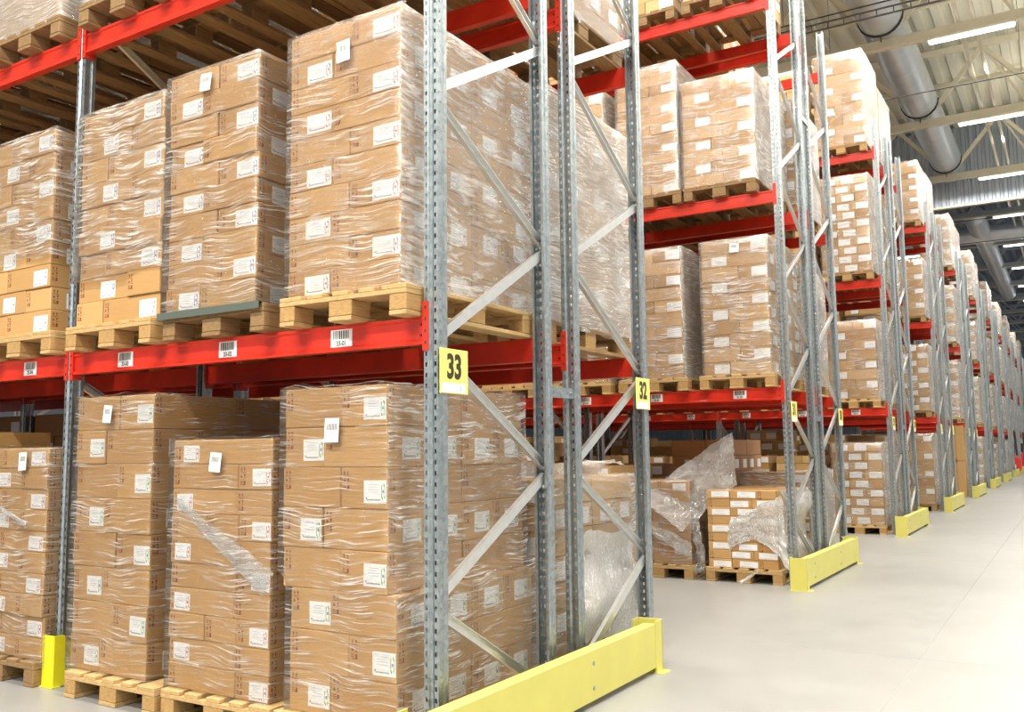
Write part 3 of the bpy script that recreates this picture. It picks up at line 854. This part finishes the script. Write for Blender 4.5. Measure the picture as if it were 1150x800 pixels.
sheet('film_skirt','white film skirt round the foot of rack 32 end stack','film',P5,40,34,.014,FILMW,9,4)
def P6(u,v):
    return (-.80+.66*v,1.50+.85*u+.1*v,1.25+.05*sin(u*6+v*3))
sheet('film_heap','crumpled film lying on top of the rack 32 end stack','film',P6,30,20,.03,FILMW,15,4)
def P7(u,v):   # from the post up to the back
    a=Vector((-1.75,PER-.12,.98)); b=Vector((-1.25,PER-.10,1.42)); c=Vector((-1.30,PER-.1,1.05)); d=Vector((-1.86,PER-.1,.60))
    return a.lerp(b,u).lerp(d.lerp(c,u),v)
def P8(u,v):
    return (-1.90+.13*u+.04*sin(v*8),B31-.06+.05*sin(u*5),1.10-.80*v)
sheet('film_bunch','bunched white film hanging at the inner side of the low pallet','film',P8,12,26,.04,FILMW,21,4)
def P9(u,v):
    return (-1.00+.09*u-.03*sin(v*6),B31-.05,.80-.72*v)
sheet('film_bunch','bunched film falling between the two low pallets of rack 31','film',P9,10,26,.035,FILMH,23,4)
rope('film_tail','white film tail lying against the pallet block on the floor',(-.30,B31-.08,.14),(-.46,B31-.22,.03),.02,.035,FILMW,31,12)

# ================================================================== reach trucks parked far down the aisle
def truck(x,y,rz,label):
    o=thing('reach_truck',label,'truck',(x,y,0),rz)
    mb=MB(); mb.cbox((-.45,-.1,.12),(.45,.75,1.0),.06); mb.cbox((-.42,.70,.15),(.42,.95,.8),.05); link('chassis',mb.mesh('chassis',[FORKR]),o)
    mb=MB()
    for sx in (-.38,.38):
        mb.cbox((sx-.035,-.35,.1),(sx+.035,-.22,2.15),.006)
    for z in (.3,1.2,2.1): mb.cbox((-.38,-.33,z-.04),(.38,-.26,z+.04),.006)
    link('mast',mb.mesh('mast',[BLACK]),o)
    mb=MB()
    for sx in (-.4,.4):
        mb.bar((sx,-.1,1.0),(sx,0,2.05),rect(.05,.05)); mb.bar((sx,.8,.9),(sx,.75,2.05),rect(.05,.05))
    for i in range(6): mb.box((-.42,-.02+i*.15,2.03),(.42,.03+i*.15,2.08))
    link('overhead_guard',mb.mesh('overhead_guard',[BLACK]),o)
    for sx in (-.25,.25):
        mb=MB(); mb.cbox((sx-.05,-1.35,.06),(sx+.05,-.3,.10),.004); mb.box((sx-.05,-.36,.06),(sx+.05,-.32,.5)); link('fork',mb.mesh('fork',[BLACK]),o)
    for sx in (-.36,.36):
        for yy in (0,.7):
            mb=MB(); mb.prism([(yy+.16*cos(i*pi/8),.16+.16*sin(i*pi/8)) for i in range(16)],'X',sx-.06,sx+.06); link('wheel',mb.mesh('wheel',[RUBBER]),o)
    mb=MB(); mb.cbox((-.25,.35,.85),(.25,.65,1.0),.04); mb.cbox((-.25,.6,.9),(.25,.72,1.5),.04); link('seat',mb.mesh('seat',[BLACK]),o)
    return o
truck(-.75,7*PER+4.25,-pi/2,'red reach truck with black mast parked among the farthest racks')
truck(-.65,8*PER+4.25,-pi/2,'second red reach truck parked beyond the first one')
# white sack by them
bm=bmesh.new(); bmesh.ops.create_icosphere(bm,subdivisions=3,radius=.42)
for v in bm.verts:
    v.co*=1+.12*noise.noise(v.co*5); v.co.z=max(-.34,v.co.z*1.0)
    v.co.z+=.34
me=bpy.data.meshes.new('white_sack'); bm.to_mesh(me); bm.free(); me.materials.append(SACK)
me.polygons.foreach_set('use_smooth',[True]*len(me.polygons))
tag(link('white_sack',me,None,(-.38,7*PER+2.95,.0)),'round white sack on the floor near the red trucks','sack')

# ================================================================== building
# floor
m,nt,b=newmat('concrete_floor'); v=coords(nt,(1,1,1))
f1=noise_n(nt,v,.55,5,.6); f2=noise_n(nt,v,3.5,8,.7)
r=ramp(nt,f1,[(.3,(.28,.277,.265)),(.7,(.33,.327,.315))]); r2=ramp(nt,f2,[(.35,(.92,.92,.92)),(.65,(1,1,1))])
mx=N(nt,'ShaderNodeMix',data_type='RGBA',blend_type='MULTIPLY'); mx.inputs[0].default_value=1
nt.links.new(r.outputs[0],mx.inputs[6]); nt.links.new(r2.outputs[0],mx.inputs[7]); nt.links.new(mx.outputs[2],b.inputs['Base Color'])
mr=N(nt,'ShaderNodeMapRange'); mr.inputs['To Min'].default_value=.28; mr.inputs['To Max'].default_value=.5; nt.links.new(f2,mr.inputs[0]); nt.links.new(mr.outputs[0],b.inputs['Roughness'])
FLOORM=m
JOINT=simple('floor_joint',(.27,.27,.265),.7)
mb=MB(); mb.box((-40,-45,-.2),(45,100,0)); struct('floor',mb.mesh('floor',[FLOORM]))
mb=MB()
for x in (1.55,5.6): mb.box((x-.004,-14,0),(x+.004,100,.0006))
for y in range(-10,100,6): mb.box((-.2+.6,y+1.2-.004,0),(20,y+1.2+.004,.0006))
struct('trim_1',mb.mesh('trim_1',[JOINT]))
# roof deck: trapezoid sheets running along Y
DECK=simple('roof_deck_paint',(.80,.77,.65),.5,.1,.05,0,1)
def corrugated(a0,a1,pitch,dep,axis,b0,b1,z,mat,name,flip=False):
    mb=MB(); pts=[]; a=a0
    while a<a1:
        pts+=[(a,0),(a+pitch*.42,0),(a+pitch*.52,dep),(a+pitch*.90,dep)]; a+=pitch
    n=len(pts); vs=[]
    for (p,q) in pts:
        if axis=='Y': vs+=[(p,b0,z+q),(p,b1,z+q)]
        else: vs+=[(p,z+q,b0),(p,z+q,b1)]
    fs=[(2*i,2*i+1,2*i+3,2*i+2) for i in range(n-1)]
    mb.add(vs,fs)
    # thickness
    me=mb.mesh(name,[mat],recalc=False)
    bm=bmesh.new(); bm.from_mesh(me); bmesh.ops.solidify(bm,geom=bm.faces[:],thickness=.004); bm.to_mesh(me); bm.free()
    return me
struct('ceiling',corrugated(-40,20,.46,.14,'Y',-14,31.3,12.5,DECK,'ceiling'))
DECK2=simple('dark_deck_paint',(.20,.24,.31),.5,.1,.05,0,1)
struct('ceiling_beyond',corrugated(-40,20,.46,.14,'Y',31.3,100,12.5,DECK2,'ceiling_beyond'))
WALLM=simple('wall_sheet_bluegrey',(.33,.38,.44),.4,.25,.05,0,1)
WALLU=simple('upper_wall_sheet',(.52,.58,.66),.4,.2,.05,0,1)
struct('wall_upper',corrugated(-12,18,.24,.07,'Z',9.72,12.5,31.2,WALLU,'wall_upper'))
mb=MB(); mb.box((-12,31.15,9.66),(18,31.35,9.72)); struct('trim_2',mb.mesh('trim_2',[CREAM]))
mb=MB(); mb.box((-40.2,-45,0),(-40,100,12.5)); struct('wall_inner',mb.mesh('wall_inner',[WALLM]))
struct('wall_far',corrugated(-40,45,.3,.07,'Z',0,12.5,99,WALLM,'wall_far'))
# trusses
def truss_parts(xa,xb):
    mb=MB(); mb.cbox((xa,-.09,-.04),(xb,.09,.17),.01); bc=mb.mesh('bottom_chord',[CREAM])
    mb=MB(); mb.cbox((xa,-.09,1.95),(xb,.09,2.12),.01); tc=mb.mesh('top_chord',[CREAM])
    return bc,tc
BC,TC=truss_parts(-14,16)
_c=CREAM; CREAM=simple('grey_truss_paint',(.42,.46,.50),.5,0,.05,0,3); BCG,TCG=truss_parts(-14,16); GREYT=CREAM; CREAM=_c
mb=MB(); mb.bar((0,0,.1),(1.55,0,1.98),rect(.12,.09),up=(0,1,0)); DG1=mb.mesh('diagonal',[CREAM])
mb=MB(); mb.bar((0,0,1.98),(1.0,0,.1),rect(.06,.05),up=(0,1,0)); DG2=mb.mesh('diagonal',[CREAM])
mb=MB(); mb.bar((0,0,1.98),(1.55,0,.1),rect(.12,.09),up=(0,1,0)); DG3=mb.mesh('diagonal',[CREAM])
ORD2=NTH+['eleventh','twelfth','thirteenth','fourteenth']
DGG=[]
for me in (DG1,DG3,DG2):
    g_=me.copy(); g_.materials[0]=GREYT; DGG.append(g_)
TY=[17.8+6.0*k for k in range(-4,13)]
lampbox=MB(); lampbox.cbox((-.85,-.07,0),(.85,.07,.07),.01); LB=lampbox.mesh('housing',[CREAM])
LAMPM=bpy.data.materials.new('lamp_diffuser'); LAMPM.use_nodes=True; nt=LAMPM.node_tree; nt.nodes.clear()
em=N(nt,'ShaderNodeEmission'); em.inputs[0].default_value=(1,.98,.94,1); em.inputs[1].default_value=9; ou=N(nt,'ShaderNodeOutputMaterial'); nt.links.new(em.outputs[0],ou.inputs[0])
mb=MB(); mb.cbox((-.82,-.085,-.035),(.82,.085,0),.012); LD=mb.mesh('diffuser',[LAMPM])
mb=MB(); mb.cbox((-14,-.03,0),(16,.03,.05),.006); RAIL=mb.mesh('rail',[CREAM])
for q,y in enumerate(TY):
    vis=q>=4
    o=thing('roof_truss',f'beige steel roof truss spanning the hall, {ORD2[q-4]} one seen along the aisle' if vis else 'beige steel roof truss overhead before the first one in view','truss',(0,y,10.3),0,'roof trusses' if vis else 'roof trusses out of view')
    far=y>31; link('bottom_chord',BCG if far else BC,o); link('top_chord',TCG if far else TC,o)
    for j in range(-3,4):
        x=-.55+3.1*j
        link('diagonal',DGG[0] if far else DG1,o,(x,0,0)); link('diagonal',DGG[1] if far else DG3,o,(x-1.55,0,0))
        if j>=0: link('diagonal',DGG[2] if far else DG2,o,(x+1.55,.0,0))
    # light rail
    rz=10.20
    o=thing('light_rail',f'thin beige lighting rail under the {ORD2[q-4]} roof truss in view' if vis else 'thin beige lighting rail under trusses out of view','light rail',(0,y-.18,rz),0,'lighting rails' if vis else 'lighting rails out of view'); link('rail',RAIL,o)
    mb=MB()
    for x in (-6,-2.4,0,3,6): mb.box((x-.01,-.01,.05),(x+.01,.19,.11))
    link('brackets',mb.mesh('brackets',[CREAM]),o)
    for x in (-7.6,-3.2,1.15,4.6,8.2):
        lo=thing('ceiling_light',f'lit tube light on the {ORD2[q-4] if vis else "overhead"} roof rail, '+{-7.6:'far inward',-3.2:'inward over racks',1.15:'nearest the rack ends',4.6:'over the aisle',8.2:'beyond the aisle'}[x],'ceiling light',(x,y-.18,rz-.0),0,'tube lights under the roof trusses')
        link('housing',LB,lo,(0,0,-.07)); link('diffuser',LD,lo,(0,0,-.07))
# struts along the aisle in the roof
for q,x in enumerate((.92,1.22,4.4,-2.6)):
    mb=MB(); mb.cbox((-.035,8,-.035),(.035,60,.035),.008)
    tag(link('roof_strut',mb.mesh('roof_strut',[CREAM]),None,(x,0,10.50 if q<2 else 12.2)),f'long beige roof strut crossing the trusses, {["nearest rack ends","paired with the first","over the aisle","over the racks"][q]}','roof strut')
for q,y in enumerate((14.9,20.8,26.7,34,40,46)):
    mb=MB(); mb.cbox((-14,-.05,0),(16,.05,.14),.01)
    tag(link('roof_purlin',mb.mesh('roof_purlin',[CREAM]),None,(0,y,12.365)),f'beige roof purlin right under the deck, {NTH[q]} from the camera','purlin')
# ducts
def duct(label,r,a,b_,axis,step=1.5):
    o=thing('ventilation_duct',label,'duct',a)
    L=b_; n=28; mb=MB(); vs=[];fs=[]; m_=int(L/.1)
    rings=[]
    for i in range(m_+1):
        rr=r*(1+(.010 if i%3==0 else 0)); rings.append([(rr*cos(2*pi*j/n),i*L/m_,rr*sin(2*pi*j/n)) for j in range(n)])
    for i,rg in enumerate(rings): vs+=rg
    for i in range(m_):
        for j in range(n): fs.append((i*n+j,i*n+(j+1)%n,(i+1)*n+(j+1)%n,(i+1)*n+j))
    fs+= [tuple(range(n)),tuple(range(m_*n,m_*n+n))]
    mb.add(vs,fs); me=mb.mesh('duct_body',[DUCT],smooth=True); link('duct_body',me,o,(0,0,0),0 if axis=='Y' else -pi/2)
    return o
D1=duct('large round spiral ventilation duct running above the rack ends',.47,(-.62,6.0,10.95),24.9,'Y')
for y in (17.8,23.8,29.8):
    mb=MB(); n=20
    for i in range(n//2):
        a0,a1=pi+2*pi*i/n,pi+2*pi*(i+1)/n
        mb.box((0,0,0),(0,0,0)) if 0 else None
        c0,c1=cos(a0),cos(a1); s0,s1=sin(a0),sin(a1); r0,r1=.475,.50
        for yy in (-.04,.04): pass
        vs=[(r0*c0,-.04,r0*s0),(r1*c0,-.04,r1*s0),(r1*c1,-.04,r1*s1),(r0*c1,-.04,r0*s1),(r0*c0,.04,r0*s0),(r1*c0,.04,r1*s0),(r1*c1,.04,r1*s1),(r0*c1,.04,r0*s1)]
        mb.add(vs,[(0,1,2,3),(4,7,6,5),(0,4,5,1),(1,5,6,2),(2,6,7,3),(3,7,4,0)])
    mb.box((-.012,-.012,-.62),(.012,.012,-.49)); link('strap',mb.mesh('strap',[CABLE]),D1,(0,y-6.0-.3,0))
duct('smaller round duct beyond the blue-grey upper wall',.40,(-.4,36.5,10.5),22,'Y')
duct('cross duct spanning beyond the upper wall',.38,(-6,39.6,10.35),14,'X')
# cables
mb=MB(); mb.tube([(-8,0,0),(10,0,0)],.012); 
for z in (0,.13): mb.tube([(-8,0,z),(10,0,z)],.018)
for i in range(60): mb.box((-8+i*.3,-.01,0),(-8+i*.3+.02,.01,.13))
for x in range(-6,11,4): mb.tube([(x,0,0),(x,0,3.02)],.006,6)
tag(link('cable_tray',mb.mesh('cable_tray',[CABLE]),None,(0,14.3,9.48)),'dark cable ladder hung across the roof ahead of the first truss','cable tray')
for q,(y,z) in enumerate(((14.55,9.85),(18.9,9.5),(30.4,10.6),(34.6,9.9),(37.5,9.6))):
    mb=MB(); mb.tube([(-8,0,0),(10,0,.0)],.015)
    for x in range(-6,11,4): mb.tube([(x,0,0),(x,0,12.5-z)],.006,6)
    tag(link('roof_cable',mb.mesh('roof_cable',[CABLE]),None,(0,y,z)),f'thin dark cable strung across the roof, {NTH[q]} from the camera','cable')

# ================================================================== light
w=bpy.data.worlds.new('World'); SC.world=w; w.use_nodes=True; bg=w.node_tree.nodes['Background']
bg.inputs[0].default_value=(1,.985,.95,1); bg.inputs[1].default_value=.62
def area(name,loc,rot,sx,sy,power,col=(1,.95,.86)):
    l=bpy.data.lights.new(name,'AREA'); l.shape='RECTANGLE'; l.size=sx; l.size_y=sy; l.energy=power; l.color=col
    o=bpy.data.objects.new(name,l); COL.objects.link(o); o.location=loc; o.rotation_euler=rot; return o
for y,pw in ((-12.2,1500),(-6.2,1500),(-.2,900),(5.8,600),(11.8,520),(17.8,500),(23.8,500),(29.8,480),(41.8,700),(53.8,700)):
    area('lamp',(3.2 if y>-3 else 0,y-.18,10.05),(0,0,0),9,.25,pw)
for y in (4.2,10.3):   # lamps over the rack aisles
    area('lamp',(-6,y,10.0),(0,0,0),9,.25,420)
for y in (5.8,14.8,20.8,26.8):   # added upward fill to brighten the deck, not tied to any fixture
    area('deck_fill_up',(5.6,y,10.35),(pi,0,0),9,.25,100,(1,.95,.82))
# ================================================================== camera
cam=bpy.data.cameras.new('Camera'); co=bpy.data.objects.new('Camera',cam); COL.objects.link(co)
yaw,pit,rol=.5524,.104,-.0107
fw=Vector((-sin(yaw)*cos(pit),cos(yaw)*cos(pit),sin(pit))); r_=fw.cross(Vector((0,0,1))).normalized(); u_=r_.cross(fw)
r2=r_*cos(rol)+u_*sin(rol); u2=-r_*sin(rol)+u_*cos(rol)
M=Matrix((r2,u2,-fw)).transposed().to_4x4(); M.translation=Vector((2.5072,-3.3547,1.3728)); co.matrix_world=M
cam.sensor_width=36; cam.lens=1021.2*36/1150; cam.clip_start=.05; cam.clip_end=300
SC.camera=co
vs_=SC.view_settings; vs_.view_transform='Standard'; vs_.look='None'; vs_.gamma=1; vs_.use_curve_mapping=False; vs_.exposure=.45
SC.cycles.transparent_max_bounces=24; SC.cycles.max_bounces=6; SC.cycles.diffuse_bounces=3; SC.cycles.glossy_bounces=3; SC.cycles.sample_clamp_indirect=3
